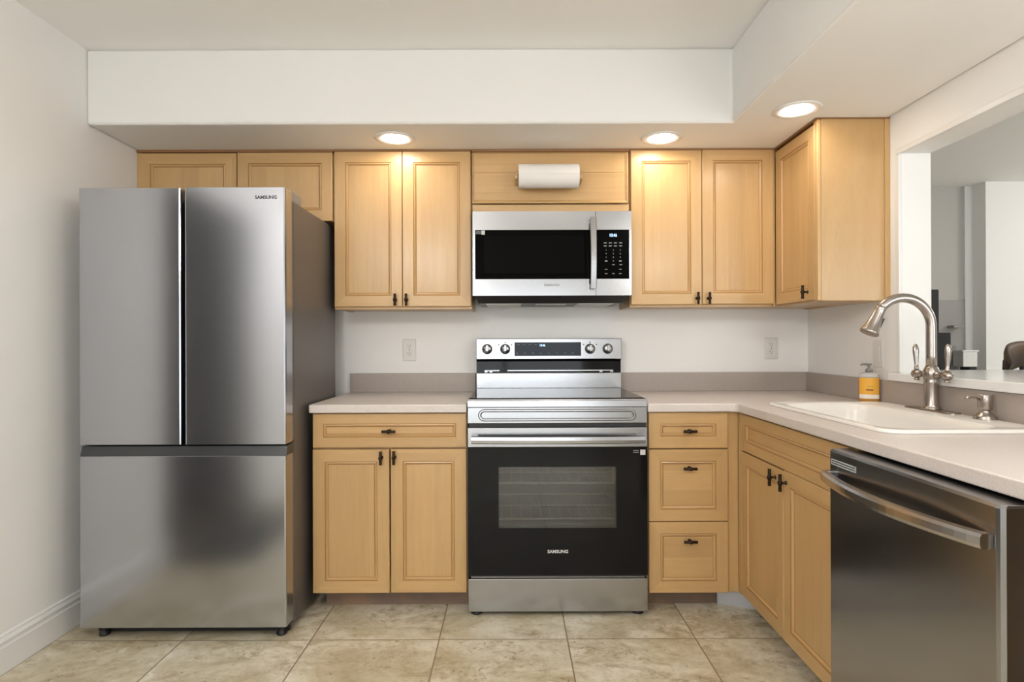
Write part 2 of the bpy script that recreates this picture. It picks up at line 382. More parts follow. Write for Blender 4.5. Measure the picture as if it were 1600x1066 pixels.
# ------------------------------------------------------------------ cabinets
def panel_door(name, parent, x0, x1, z0, z1, yf, t=.02, stile=.052, grain='z'):
    """five-piece door: frame, beaded moulding with brown glaze lines, flat recessed panel"""
    prof = [(0, yf + t), (0, yf + .002), (.002, yf), (stile, yf), (stile + .003, yf + .003), (stile + .007, yf + .0015),
            (stile + .0125, yf + .008), (stile + .015, yf + .0085)]
    kinds = ['w', 'w', 'w', 'g', 'w', 'w', 'g']
    rr = []
    for ins, y in prof: rr.append([(x0 + ins, y, z0 + ins), (x1 - ins, y, z0 + ins), (x1 - ins, y, z1 - ins), (x0 + ins, y, z1 - ins)])
    mb = MB(); vs = [p for r in rr for p in r]; fs = []; ms = []
    for i in range(len(rr) - 1):
        for k in range(4):
            fs.append((i * 4 + k, i * 4 + (k + 1) % 4, i * 4 + 4 + (k + 1) % 4, i * 4 + 4 + k))
            ms.append(2 if kinds[i] == 'g' else (1 if k in (0, 2) else 0))
    fs.append((3, 2, 1, 0)); ms.append(0)
    n = len(rr) - 1; fs.append((n * 4, n * 4 + 1, n * 4 + 2, n * 4 + 3)); ms.append(0 if grain == 'z' else 1)
    return mb.add(vs, fs, ms).build(name, [WV, WH, GLAZE], parent)
def pull(parent, x, z, yf, axis='z', L=.058):
    """dark bronze twig bar pull with a collar and a post"""
    a = (0, 0, 1) if axis == 'z' else (1, 0, 0); h = L / 2
    mb = MB().lathe([(.0052, -h), (.0062, -h + .001), (.0058, -h + .012), (.0056, -.008), (.0082, -.005), (.0092, 0), (.0082, .005), (.0056, .008), (.0058, h - .012), (.0062, h - .001), (.0052, h)], (x, yf - .022, z), a, 14)
    mb.lathe([(.008, 0), (.007, .002), (.0045, .004), (.0045, .02)], (x, yf - .0002, z), (0, -1, 0), 14)
    return mb.build('bar_pull', BRONZE, parent)
def carcass(parent, x0, x1, y0, y1, z0, z1, rail=.035, mid=None, kick=False, name='carcass'):
    """box of panels with a face frame at y0"""
    t = .018; mb = MB()
    mb.box(x0, x0 + t, y0 + t, y1, z0, z1).box(x1 - t, x1, y0 + t, y1, z0, z1)
    mb.box(x0 + t, x1 - t, y0 + t, y1, z0 + .004, z0 + .004 + t).box(x0 + t, x1 - t, y0 + t, y1, z1 - t, z1)
    mb.box(x0 + t, x1 - t, y1 - .006, y1, z0 + .022, z1 - t)
    mb.box(x0, x0 + rail, y0, y0 + t, z0, z1).box(x1 - rail, x1, y0, y0 + t, z0, z1)
    mb.box(x0 + rail, x1 - rail, y0, y0 + t, z0, z0 + rail, 1).box(x0 + rail, x1 - rail, y0, y0 + t, z1 - rail, z1, 1)
    for m in (mid or []): mb.box(x0 + rail, x1 - rail, y0, y0 + t, m - .012, m + .012, 1)
    return mb.build(name, [WV, WH], parent)

UY = 2.888                     # face of the upper doors; local y = 0 there
def upper(name, x0, x1, z0, z1, label):
    return thing(name, ((x0 + x1) / 2, UY, z0), label, 'wall cabinet', group='maple wall cabinets')
DEP = YW - UY - .003                  # door face to wall
# over the fridge
t = upper('wall_cabinet', XL, -.857, 1.748, ZS, 'short two-door maple cabinet tucked above the refrigerator')
w2 = (-.857 - XL) / 2; H = ZS - 1.748
carcass(t, -w2, w2, .022, DEP, 0, H - .001)
MB().box(-w2 + .0005, w2, -.002, .022, H - .0125, H - .0005).build('scribe_strip', SCRIBE, t)
MB().box(-w2 + .0005, -w2 + .020, .004, .022, 0, H - .013).build('filler_strip', WV, t)
xo = (XL - .857) / 2
panel_door('door', t, -1.791 - xo, -1.322 - xo, .0, 2.077 - 1.748, 0)
panel_door('door', t, -1.318 - xo, -.860 - xo, .0, 2.079 - 1.748, 0)
# left of the microwave
z0 = 1.322
t = upper('wall_cabinet', -.855, -.190, z0, ZS, 'tall two-door maple cabinet between the refrigerator and the microwave')
carcass(t, -.3325, .3325, .022, DEP, 0, ZS - z0 - .001)
MB().box(-.3325, .3325, -.002, .022, ZS - z0 - .0095, ZS - z0 - .0005).build('scribe_strip', SCRIBE, t)
xo = -.5225
d1 = panel_door('door', t, -.851 - xo, -.525 - xo, 1.334 - z0, 2.0825 - z0, 0); pull(d1, -.557 - xo, 1.366 - z0, 0)
d2 = panel_door('door', t, -.522 - xo, -.193 - xo, 1.334 - z0, 2.0825 - z0, 0); pull(d2, -.503 - xo, 1.366 - z0, 0)
# above the microwave
z0 = 1.788
t = upper('wall_cabinet', -.188, .574, z0, ZS, 'low wide maple cabinet above the microwave with the paper towel on its front')
xo = .193; H = ZS - z0
carcass(t, -.381, .381, .022, DEP, 0, H - .001)
MB().box(-.381, .381, -.002, .022, H - .0145, H - .0005).build('scribe_strip', SCRIBE, t)
MB().rbox(-.379, .379, .008, .0225, 0, .038, .002).build('bottom_rail', WH, t)
fp = MB()
pr = [(0, .022), (0, .002), (.002, 0), (.006, 0), (.016, .006), (.018, .0065)]
rr = []
for ins, y in pr: rr.append([(-.378 + ins * .4, y, .042 + ins), (.375 - ins, y, .042 + ins), (.375 - ins, y, .288 - ins * .3), (-.378 + ins * .4, y, .288 - ins * .3)])
fp.rings(rr, [0, 0, 0, 0, 0, 0])
fp.box(-.371, .356, .0055, .0066, .1915, .1932, 1)
fp.build('front_panel', [WH, GLAZE], t)
# right of the microwave, running into the corner
z0 = 1.329
t = upper('wall_cabinet', .577, XR, z0, ZS, 'tall two-door maple cabinet between the microwave and the corner')
xo = (.577 + XR) / 2; hw = (XR - .577) / 2; H = ZS - z0
carcass(t, -hw, hw - .001, .022, DEP, 0, H - .001, rail=.03)
MB().box(-hw, 1.272 - xo, -.002, .022, H - .0085, H - .0005).build('scribe_strip', SCRIBE, t)
d1 = panel_door('door', t, .580 - xo, .921 - xo, 1.339 - z0, 2.085 - z0, 0); pull(d1, .897 - xo, 1.369 - z0, 0)
d2 = panel_door('door', t, .924 - xo, 1.267 - xo, 1.341 - z0, 2.088 - z0, 0); pull(d2, .952 - xo, 1.368 - z0, 0)
# on the right wall: faces the aisle (local x runs towards the camera)
z0_ = 0
MB().box(1.2675 - xo, 1.2758 - xo, .004, .0218, 0, H - .001).build('corner_filler', WV, t)
t = thing('wall_cabinet', (1.276, 2.692, z0), 'narrow one-door maple cabinet on the right wall with its end panel facing out', 'wall cabinet', -PI / 2, 'maple wall cabinets')
yo = 2.692; e = yo - 2.4956; bk = yo - 2.888
H = ZS - z0
MB().box(bk, e - .018, .022, .305, .0, .018).box(bk, e - .018, .022, .305, H - .02, H - .001).box(bk, e - .018, .299, .305, .018, H - .02)\
    .box(bk, e - .033, .0225, .040, .018, .04, 1).box(e - .032, e - .018, .004, .040, 0, H - .001).build('carcass', [WV, WH], t)
MB().rbox(e - .018, e, .018, .2835, 0, H - .001, .002).build('end_panel', WV, t)
MB().rbox(e - .016, e + .003, .2838, .305, 0, H - .0005, .0015).build('wall_scribe', WV, t)
MB().rbox(e - .018, e + .003, .002, .0178, 0, H - .001, .004).build('corner_post', WV, t)
MB().box(bk + .003, e + .003, -.004, .022, H - .009, H - .0005).box(e - .018, e + .005, .018, .305, H - .006, H - .0003).build('scribe_strip', SCRIBE, t)
d1 = panel_door('door', t, yo - 2.885, yo - 2.516, 1.337 - z0, 2.072 - z0, 0, stile=.05); pull(d1, yo - 2.575, 1.372 - z0, 0)

# ---- base cabinets
BY = 2.565
def base(name, x0, x1, label):
    return thing(name, ((x0 + x1) / 2, BY, 0), label, 'base cabinet', group='maple base cabinets')
ZB = ZC - CT                   # underside of the counter
t = base('base_cabinet', -.855, -.190, 'maple base cabinet with one wide drawer over two doors, left of the range')
xo = -.5225
carcass(t, -.3325, .3325, .021, YW - BY - .004, .095, ZB, mid=[.706])
MB().rbox(-.30, .3325, .092, .110, 0, .0948, .001).build('toe_kick', KICK, t)
d = panel_door('drawer', t, -.851 - xo, -.194 - xo, .711, .857, 0, stile=.044, grain='x'); pull(d, 0.0, .782, 0, 'x')
d = panel_door('door', t, -.852 - xo, -.524 - xo, .088, .703, 0, stile=.052); pull(d, -.557 - xo, .669, 0)
d = panel_door('door', t, -.518 - xo, -.194 - xo, .089, .704, 0, stile=.052); pull(d, -.501 - xo, .670, 0)
t = base('base_cabinet', .580, .960, 'narrow maple base cabinet with three stacked drawers, right of the range')
xo = .77
carcass(t, -.19, .19, .021, YW - BY - .004, .095, ZB, mid=[.701, .390])
MB().rbox(-.19, .137, .092, .110, 0, .0948, .001).build('toe_kick', KICK, t)
MB().rbox(.929 - xo, .2045, .012, .0208, .083, ZB, .001).build('filler_strip', WV, t)
for za, zb, zp in ((.704, .858, .778), (.391, .698, .619), (.084, .387, .308)):
    d = panel_door('drawer', t, .587 - xo, .927 - xo, za, zb, 0, stile=.05, grain='x'); pull(d, .760 - xo, zp, 0, 'x')
# sink base on the peninsula: faces the aisle
PX = .975
t = thing('base_cabinet', (PX, 2.14, 0), 'maple sink base cabinet with a false drawer front over two doors, next to the dishwasher', 'base cabinet', -PI / 2, 'maple base cabinets')
yo = 2.14
lx = lambda y: yo - y
mb = MB(); hx0, hx1 = lx(2.55), lx(1.72)
mb.box(hx0, hx0 + .04, .0205, .038, .095, ZB).box(hx1 - .035, hx1, .0205, .038, .095, ZB).box(hx0 + .04, hx1 - .035, .0205, .038, .095, .13, 1)
mb.box(hx0 + .04, hx1 - .035, .0205, .038, ZB - .03, ZB, 1).box(hx0 + .04, hx1 - .035, .0205, .038, .69, .714, 1)
mb.box(hx0, hx0 + .018, .038, .58, .095, ZB).box(hx1 - .018, hx1, .038, .58, .095, ZB).box(hx0 + .018, hx1 - .018, .038, .58, .10, .118)
mb.build('carcass', [WV, WH], t)
MB().box(lx(2.54), hx1, .085, .103, 0, .0948).build('toe_kick', KICK, t)
ck = MB().prism([(lx(2.66), -.066), (lx(2.60), .086), (lx(2.59), .084), (lx(2.652), -.068)], 'z', 0, .0945)
tag(ck.build('corner_kick', plain('bare_metal_kick', (.50, .51, .54), .35, .6), t), 'bare grey corner kick plate')
MB().rbox(lx(2.5765), lx(2.5445), .0, .0204, .083, ZB, .001).build('filler_strip', WV, t)
panel_door('false_drawer_front', t, lx(2.540), lx(1.735), .700, .853, 0, stile=.040, grain='x')
d = panel_door('door', t, lx(2.543), lx(2.152), .087, .694, 0, stile=.050); pull(d, lx(2.215), .657, 0, L=.062)
d = panel_door('door', t, lx(2.149), lx(1.735), .087, .698, 0, stile=.050); pull(d, lx(2.128), .657, 0, L=.062)

# ------------------------------------------------------------------ countertops
t = thing('countertop', (-.525, 2.86, ZB), 'short pale laminate countertop between the refrigerator and the range', 'countertop')
MB().box(-.335, .335, -.32, YW - 2.86, 0, CT).build('worktop', COUNTER, t, .005, 3)
tag(MB().box(-.330, .335, YW - 2.86 - .02, YW - 2.86, CT, .0995 + CT).build('backsplash', SPLASH, t, .002), 'taupe backsplash strip')
def holed_slab(outer, hole, z0, z1):
    bm = bmesh.new()
    loops = []
    for poly in (outer, hole):
        vs = [bm.verts.new((x, y, z1)) for x, y in poly]
        loops.append([bm.edges.new((vs[i], vs[(i + 1) % len(vs)])) for i in range(len(vs))])
    bmesh.ops.triangle_fill(bm, use_beauty=True, use_dissolve=False, edges=[e for l in loops for e in l])
    r = bmesh.ops.extrude_face_region(bm, geom=bm.faces[:])
    for v in [g for g in r['geom'] if isinstance(g, bmesh.types.BMVert)]: v.co.z = z0
    bm.verts.index_update(); mb = MB()
    mb.add([v.co[:] for v in bm.verts], [[v.index for v in f.verts] for f in bm.faces]); bm.free(); return mb
CX, CY = .9554, 2.540
SK = dict(x0=1.056, x1=1.546, y0=1.686, y1=2.500)
scx, scy = (SK['x0'] + SK['x1']) / 2, (SK['y0'] + SK['y1']) / 2
shx, shy = (SK['x1'] - SK['x0']) / 2, (SK['y1'] - SK['y0']) / 2
inner = []
for k in range(7):
    a = PI * .5 * k / 6; r = .05
    inner.append((CX - r + r * math.sin(a), CY - r + r * math.cos(a)))
inner = []
for k in range(7):                       # concave inside corner, small radius
    a = PI * .5 * k / 6; r = .035
    inner.append((CX - r + r * math.sin(a), CY - r + r * math.cos(a) )) if False else inner.append((CX - r + r * math.sin(a), CY - r * (1 - math.cos(a))))
outer = [(.578, YW), (.578, CY)] + inner + [(CX, .42), (XR, .42), (XR, YW)]
hole = rrect(scx, scy, shx - .02, shy - .02, .05)
t = thing('countertop', (0, 0, ZB), 'long L-shaped pale laminate countertop wrapping the corner and carrying the sink', 'countertop')
holed_slab(outer, hole, 0, CT).build('worktop', COUNTER, t, .005, 3, 50)
sp = MB().box(.580, XR, YW - .02, YW, CT, CT + .0995).box(XR - .02, XR, .42, YW - .0205, CT, CT + .0985)
tag(sp.build('backsplash', SPLASH, t, .002), 'taupe backsplash strip')
# support panel at the free end of the peninsula, past the dishwasher
tag(MB().rbox(.985, XR - .003, .45, .475, 0, ZB - .0005, .002).build('peninsula_end_panel', WV), 'maple end panel holding up the peninsula counter past the dishwasher', 'panel')

# ------------------------------------------------------------------ sink, faucet, dispenser, bottle
t = thing('sink', (scx, scy, ZC), 'white drop-in kitchen sink set in the L-shaped counter', 'sink')
bx0, bx1 = SK['x0'] + .045 - scx, SK['x1'] - .115 - scx
by0, by1 = -shy + .05, shy - .05
bcx, bcy, bhx, bhy = (bx0 + bx1) / 2, (by0 + by1) / 2, (bx1 - bx0) / 2, (by1 - by0) / 2
def rr3(cx, cy, hx, hy, r, z): return [(x, y, z) for x, y in rrect(cx, cy, hx, hy, r, 8)]
rg = [rr3(0, 0, shx - .021, shy - .021, .04, -.03), rr3(0, 0, shx - .021, shy - .021, .04, 0), rr3(0, 0, shx, shy, .055, .0005), rr3(0, 0, shx, shy, .055, .004), rr3(0, 0, shx - .003, shy - .003, .053, .009),
      rr3(0, 0, shx - .010, shy - .010, .05, .0115), rr3(0, 0, shx - .018, shy - .018, .05, .0105),
      rr3(bcx, bcy, bhx + .012, bhy + .012, .085, .0095), rr3(bcx, bcy, bhx, bhy, .08, .004), rr3(bcx, bcy, bhx - .008, bhy - .008, .075, -.02),
      rr3(bcx, bcy, bhx - .018, bhy - .018, .07, -.13), rr3(bcx, bcy, bhx - .04, bhy - .04, .06, -.165), rr3(bcx, bcy, bhx - .09, bhy - .09, .04, -.172)]
MB().rings(rg, close0=False, close1=True, smooth=True).build('basin', SINKW, t)
MB().lathe([(.042, -.1719), (.042, -.1695), (.03, -.1685), (.022, -.171), (.001, -.1712)], (bcx, bcy, 0)).build('drain', NICKEL, t)

fx, fy, fz = 1.5195, 2.165, ZC + .0105
t = thing('faucet', (fx, fy, fz), 'tall brushed nickel gooseneck faucet with two lever handles at the sink', 'faucet')
MB().rings([rr3(0, .0, .026, .127, .0255, 0), rr3(0, 0, .026, .127, .0255, .003), rr3(0, 0, .0235, .1245, .0230, .0055)]).build('deck_plate', NICKEL, t)
MB().lathe([(.031, .0055), (.031, .009), (.027, .013), (.0245, .020), (.0235, .06), (.0233, .095), (.0248, .102), (.0248, .106), (.0235, .110),
            (.025, .118), (.0285, .130), (.0265, .144), (.021, .155), (.019, .160)], seg=40).build('body', NICKEL, t)
pts = [(0, 0, .150), (0, 0, .2), (0, 0, .262)]; rad = [.0172] * 3
R = .103; zc_ = .305; pts.append((0, 0, zc_ - .005)); rad.append(.017)
for k in range(0, 26):
    a = math.radians(140 * k / 25); pts.append((-R + R * math.cos(a), 0, zc_ + R * math.sin(a))); rad.append(.017)
MB().tube(pts, rad, 24).build('spout', NICKEL, t)
a = math.radians(140); p0 = Vector((-R + R * math.cos(a), 0, zc_ + R * math.sin(a))); dr = Vector((-math.sin(a), 0, math.cos(a))) ; dr = Vector((-.43, 0, -.903)).normalized()
sh = MB().lathe([(.0168, -.003), (.0182, 0), (.0182, .003), (.0175, .005), (.0185, .02), (.0215, .048), (.0258, .074), (.0305, .090), (.0325, .094), (.0325, .099), (.030, .102), (.026, .1015), (.001, .0995)], p0, dr, 32).build('spray_head', NICKEL, t)
q = dr.to_track_quat('Z', 'Y')
bt = MB().rbox(-.007, .007, .0, .010, .030, .068, .003)
m = bt.build('spray_button', BLACK, sh)
side = Vector((.903, 0, -.43)).normalized()
m.data.transform(Matrix.Translation(p0) @ Matrix((Vector((0, 1, 0)), side, dr)).transposed().to_4x4() @ Matrix.Translation((0, .0175, 0)))
for sgn in (1, -1):
    hb = MB().lathe([(.0135, .024), (.0125, .034), (.0105, .036), (.0105, .060), (.0125, .062), (.0145, .066), (.0158, .078), (.0145, .090), (.010, .096), (.002, .098)], (0, 0, .130), (0, sgn, 0), 24)
    hb.lathe([(.009, -.024), (.0095, -.020), (.007, -.014)], (0, sgn * .078, .130), (0, 0, 1), 20)
    h = hb.build('valve_arm', NICKEL, t)
    MB().lathe([(.008, .014), (.0092, .020), (.0092, .023), (.0068, .026), (.0068, .036), (.0092, .062), (.0112, .082), (.0108, .097), (.0070, .108), (.002, .1115)], (0, sgn * .078, .130), (.0, sgn * .06, 1), 20, sy=.8).build('lever_handle', NICKEL, h)

t = thing('soap_dispenser', (1.5245, 1.925, ZC + .0098), 'squat brushed nickel soap pump built into the sink deck', 'soap dispenser')
MB().lathe([(.0325, 0), (.033, .003), (.030, .006), (.031, .009), (.026, .013), (.020, .019), (.0145, .025), (.0145, .029), (.019, .031), (.0192, .035),
            (.0205, .037), (.0212, .060), (.0215, .077), (.0205, .080), (.001, .081)], seg=36).build('body', NICKEL, t)
MB().tube([(-.012, 0, .066), (-.03, 0, .073), (-.045, 0, .075), (-.058, 0, .071), (-.064, 0, .066)], [.0065, .0062, .0058, .0052, .0046], 14).build('nozzle', NICKEL, t)

t = thing('soap_bottle', (1.5225, 2.548, ZC + .0003), 'amber hand soap bottle with grey pump against the splash beside the sink', 'soap bottle', math.radians(-28))
AMBER = plain('amber_soap', (.62, .30, .06), .12, 0, **{'Transmission Weight': .25})
CLEAR = plain('clear_plastic', (.82, .80, .77), .15, 0, **{'Transmission Weight': .55})
LABELO = plain('orange_label', (.80, .40, .045), .5)
LABELW = plain('white_label_band', (.84, .78, .70), .5)
kw = dict(seg=40, sx=1, sy=.62)
MB().lathe([(.034, 0), (.038, .003), (.0385, .012), (.0385, .1055), (.037, .1065)], **kw).build('body', AMBER, t)
MB().lathe([(.0385, .1066), (.0385, .113), (.036, .121), (.027, .127), (.0145, .130), (.0135, .134)], **kw).build('shoulder', CLEAR, t)
def band(z0, z1, r=.0389, a0=200, a1=340, n=20):
    ring = lambda z: [(r * math.cos(math.radians(a0 + (a1 - a0) * k / n)), .62 * r * math.sin(math.radians(a0 + (a1 - a0) * k / n)), z) for k in range(n + 1)]
    return MB().rings([ring(z0), ring(z1)], close0=False, close1=False, closed=False, smooth=True)
lb = band(.036, .106).build('label', LABELO, t); lb['label'] = 'orange front label'
band(.019, .036).build('label_band', LABELW, t)['label'] = 'white lower label band'
band(.053, .0585, .0391, 252, 292).build('label_mark', plain('brown_mark', (.20, .05, .015), .5), lb)
band(.068, .072, .0391, 255, 296).build('label_mark', plain('olive_mark', (.50, .42, .05), .5), lb)
MB().lathe([(.0148, .131), (.0148, .141), (.0125, .143), (.008, .146), (.006, .149), (.006, .158), (.0115, .1605), (.0115, .165), (.010, .167), (.001, .1675)], seg=28).tube([(-.004, 0, .163), (-.022, -.006, .164), (-.031, -.009, .160)], [.005, .0045, .0035], 12).build('pump', plain('grey_pump', (.22, .215, .20), .4), t)

# ------------------------------------------------------------------ pass-through bar top
t = thing('pass_through_ledge', (1.55, 1.5, .997), 'white ledge running along the sill of the pass-through', 'ledge')
MB().box(0, .20, -1.15 + .01, OY1 - 1.5 + .031, 0, .033).build('sill_front', TRIM, t, .006, 3) if False else None
poly = [(1.55 - 1.55, .36 - 1.5), (1.55 - 1.55, 2.466 - 1.5), (XR - .0005 - 1.55, 2.466 - 1.5), (XR - .0005 - 1.55, OY1 - .0005 - 1.5), (XR2 + .0005 - 1.55, OY1 - .0005 - 1.5), (XR2 + .0005 - 1.55, 2.645 - 1.5), (2.30 - 1.55, 2.645 - 1.5), (2.30 - 1.55, .36 - 1.5)]
MB().prism(poly, 'z', 0.0003, .034).build('ledge_slab', plain('white_glossy_ledge', (.82, .82, .81), .15), t, .004, 3)

# ------------------------------------------------------------------ dark mat by the hall doorway, added to darken the refrigerator's reflection
t = thing('floor_mat', (-1.582, .985, 0), 'added charcoal mat in front of the added hall doorway, for a dark reflection in the refrigerator', 'mat')
mo = [(x, y) for x, y in rrect(0, 0, .219, .535, .07, 6)]
MB().rings([[(x, y, 0) for x, y in mo], [(x, y, .007) for x, y in mo], [(x * .975, y * .99, .010) for x, y in mo]]).build('reflection_pad', plain('charcoal_reflection_pad', (.035, .035, .038), .9), t)

# ------------------------------------------------------------------ refrigerator
t = thing('refrigerator', (-1.279, 2.33, 0), 'grey steel french-door refrigerator with a bottom freezer drawer', 'refrigerator')
L_, R_ = -.402, .402
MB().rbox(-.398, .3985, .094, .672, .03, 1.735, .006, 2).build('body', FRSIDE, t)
MB().box(-.385, .385, .078, .096, .06, 1.725).build('gasket', GASKET, t)
def fdoor(name, x0, x1, z0, z1):
    prof = [(x0 + .004, .082), (x0, .070), (x0, .008), (x0 + .002, .002), (x0 + .007, 0), (x1 - .007, 0), (x1 - .002, .002), (x1, .008), (x1, .070), (x1 - .004, .082)]
    mb = MB(); mb.rings([[(u, v, z0) for u, v in prof], [(u, v, z1) for u, v in prof]])
    return mb.build(name, FRIDGE, t, .0012, 1, 60)
dl = fdoor('left_door', L_, -.0045, .766, 1.7655)
drr = fdoor('right_door', .0095, R_, .766, 1.767)
text('logo_lettering', 'SAMSUNG', (.327, -.0004, 1.727), .0185, DARKPRINT, drr, 1.0, .0006)
fz_ = fdoor('freezer_drawer', L_, R_, .055, .7215)
hb = MB().prism([(.006, .722), (.018, .758), (.075, .7625), (.082, .722)], 'x', L_ + .0005, R_ - .0005)
tag(hb.build('grip_band', HANDLEBAND, fz_), 'dark recessed grip band')
for sx_ in (-1, 1):
    MB().rbox(sx_ * .39 - (.05 if sx_ > 0 else 0), sx_ * .39 + (0 if sx_ > 0 else .05), .098, .215, 1.7355, 1.782, .005).build('hinge_cover', plain('hinge_cover_grey', (.30, .28, .26), .5), t)
    MB().rbox(sx_ * .388 - .012, sx_ * .388 + .012, .05, .10, .7635, .7655, .0005, 1).build('hinge', GASKET, t)
for fx_ in (-.345, .360):
    MB().lathe([(.018, 0), (.020, .003), (.020, .012), (.013, .016), (.013, .034)], (fx_, .062, 0), seg=24).build('foot', BLACK, t)
    MB().lathe([(.018, 0), (.020, .003), (.020, .012), (.013, .016), (.013, .034)], (fx_, .62, 0), seg=24).build('foot', BLACK, t)
MB().box(-.38, .385, .078, .094, .006, .054).build('kick_grille', BLACK, t)

# ------------------------------------------------------------------ range
t = thing('range', (.194, 2.53, 0), 'freestanding stainless electric range with a black glass oven door', 'range')
hw = .379
mb = MB().box(-hw + .001, -.33, .046, .60, .03, .90).box(.33, hw - .001, .046, .60, .03, .90).box(-.33, .33, .58, .60, .03, .90)
mb.box(-.33, .33, .046, .58, .03, .30).box(-.33, .33, .046, .58, .735, .90)
mb.build('body', BLACK, t)
cav = MB(); c0, c1, e0, e1 = -.328, .328, .302, .733
cav.add([(c0, .048, e0), (c1, .048, e0), (c1, .575, e0), (c0, .575, e0), (c0, .048, e1), (c1, .048, e1), (c1, .575, e1), (c0, .575, e1)],
        [(0, 1, 2, 3), (4, 5, 6, 7), (0, 3, 7, 4), (1, 2, 6, 5), (3, 2, 6, 7)])
cav.build('oven_cavity', plain('grey_enamel', (.40, .40, .40), .35), t)
RACK = plain('rack_chrome', (.85, .83, .78), .3, .2)
for z in (.548, .392):
    rk = MB().tube([(-.31, .075, z), (.31, .075, z)], .0050, 8).tube([(-.31, .50, z), (.31, .50, z)], .0035, 8).tube([(-.31, .29, z), (.31, .29, z)], .003, 8)
    for sx_ in (-.31, .31): rk.tube([(sx_, .075, z), (sx_, .50, z)], .0035, 8)
    for k in range(14): rk.tube([(-.283 + k * .0435, .072, z + .004), (-.283 + k * .0435, .50, z + .004)], .0011, 6)
    rk.build('oven_rack', RACK, t)
# cooktop
ck = MB().rbox(-hw, hw, .002, .585, .902, .9195, .003); ck.build('cooktop_frame', STEEL, t)
MB().rbox(-hw + .008, hw - .008, .020, .575, .9196, .9225, .001).build('glass_cooktop', BLACKG, t)
# front apron and grooved panel
ap = MB().prism([(.002, .885), (-.002, .888), (.0, .912), (.004, .9195), (.046, .9195), (.046, .885)], 'x', -hw, hw).build('front_apron', STEEL, t)
pr = [(0, .044), (0, .002), (.002, 0), (.0105, 0)]
def rr2(x0, x1, z0, z1, ins, y, r): return [(x, y, z) for x, z in rrect((x0 + x1) / 2, (z0 + z1) / 2, (x1 - x0) / 2 - ins, (z1 - z0) / 2 - ins, max(r - ins, .0015), 5)]
gp = [rr2(-hw, hw, .818, .8845, 0, .044, .002), rr2(-hw, hw, .818, .8845, 0, .001, .002), rr2(-hw, hw, .818, .8845, .0015, 0, .002)]
gx0, gx1, gz0, gz1 = -.141 - .194, .527 - .194, .826, .878
gp += [rr2(gx0, gx1, gz0, gz1, 0, 0, .026), rr2(gx0, gx1, gz0, gz1, .004, -.0035, .026), rr2(gx0, gx1, gz0, gz1, .009, -.0035, .026), rr2(gx0, gx1, gz0, gz1, .014, .002, .026)]
MB().rings(gp).build('upper_front_panel', STEEL, t)
MB().box(-hw + .004, hw - .004, .012, .046, .799, .8185).build('vent_gap', BLACK, t)
# oven door
od = MB()
wx0, wx1, wz0, wz1 = -.055 - .194, .441 - .194, .375, .633
gz0_, gz1_ = .177, .717
def frame(mb, y0, y1, x0, x1, z0, z1, a0, a1, b0, b1):
    mb.box(x0, a0, y0, y1, z0, z1).box(a1, x1, y0, y1, z0, z1).box(a0, a1, y0, y1, z0, b0).box(a0, a1, y0, y1, b1, z1)
frame(od, .002, .042, -hw, hw, .172, .798, wx0, wx1, wz0, wz1)
door = od.build('oven_door', BLACK, t)
gl = MB(); frame(gl, -.0015, .0019, -hw, hw, gz0_, gz1_, wx0, wx1, wz0, wz1); gl.build('door_glass', BLACKG, door)
MB().box(wx0, wx1, .0, .002, wz0, wz1).build('oven_window', OVENGLASS, door)
MB().rbox(-hw, hw, -.003, .0018, .7175, .7985, .0015).build('door_top_band', STEEL, door)
hp = []
for k in range(17):
    u = k / 16; hp.append((-.362 + .724 * u, -.040 - .012 * math.sin(PI * u), .753 + .0 * u))
hm = MB()
sec = [(-.016, -.013), (.016, -.013)]
rings_ = []
for x, y, z in hp: rings_.append([(x, y + dy, z + dz) for dy, dz in ((-.008, -.012), (-.009, 0), (-.007, .014), (.004, .017), (.008, .012), (.008, -.012), (.002, -.016))])
hm.rings(rings_).rbox(-.362, -.335, -.036, -.003, .740, .768, .003).rbox(.335, .362, -.036, -.003, .740, .768, .003).build('door_handle', STEEL, door)
text('logo_lettering', 'SAMSUNG', (.0, -.0019, .2755), .0185, GREYPRINT, door, 1.03, .0006)
MB().rbox(.565 - .194 - .022, .565 - .194, -.0022, -.0015, .683, .705, .0003, 1).build('sticker', plain('white_sticker', (.62, .62, .62), .5), door)
st = MB()
for z in (.700, .692): st.box(.513 - .194, .537 - .194, -.0020, -.0015, z, z + .003)
st.build('sticker_lines', plain('grey_sticker_lines', (.28, .28, .28), .5), door)
MB().rbox(-hw + .012, hw - .012, -.002, .006, .164, .1715, .001).build('door_bottom_trim', plain('dark_steel_trim', (.22, .22, .22), .3, 1), t)
MB().rbox(-hw, hw, -.001, .045, .022, .1610, .003).build('storage_drawer', STEEL, t)
for sx_ in (-.345, .345):
    for y in (.045, .56): MB().lathe([(.024, 0), (.026, .004), (.024, .014), (.014, .018), (.014, .032)], (sx_, y, 0), seg=20).build('foot', BLACK, t)
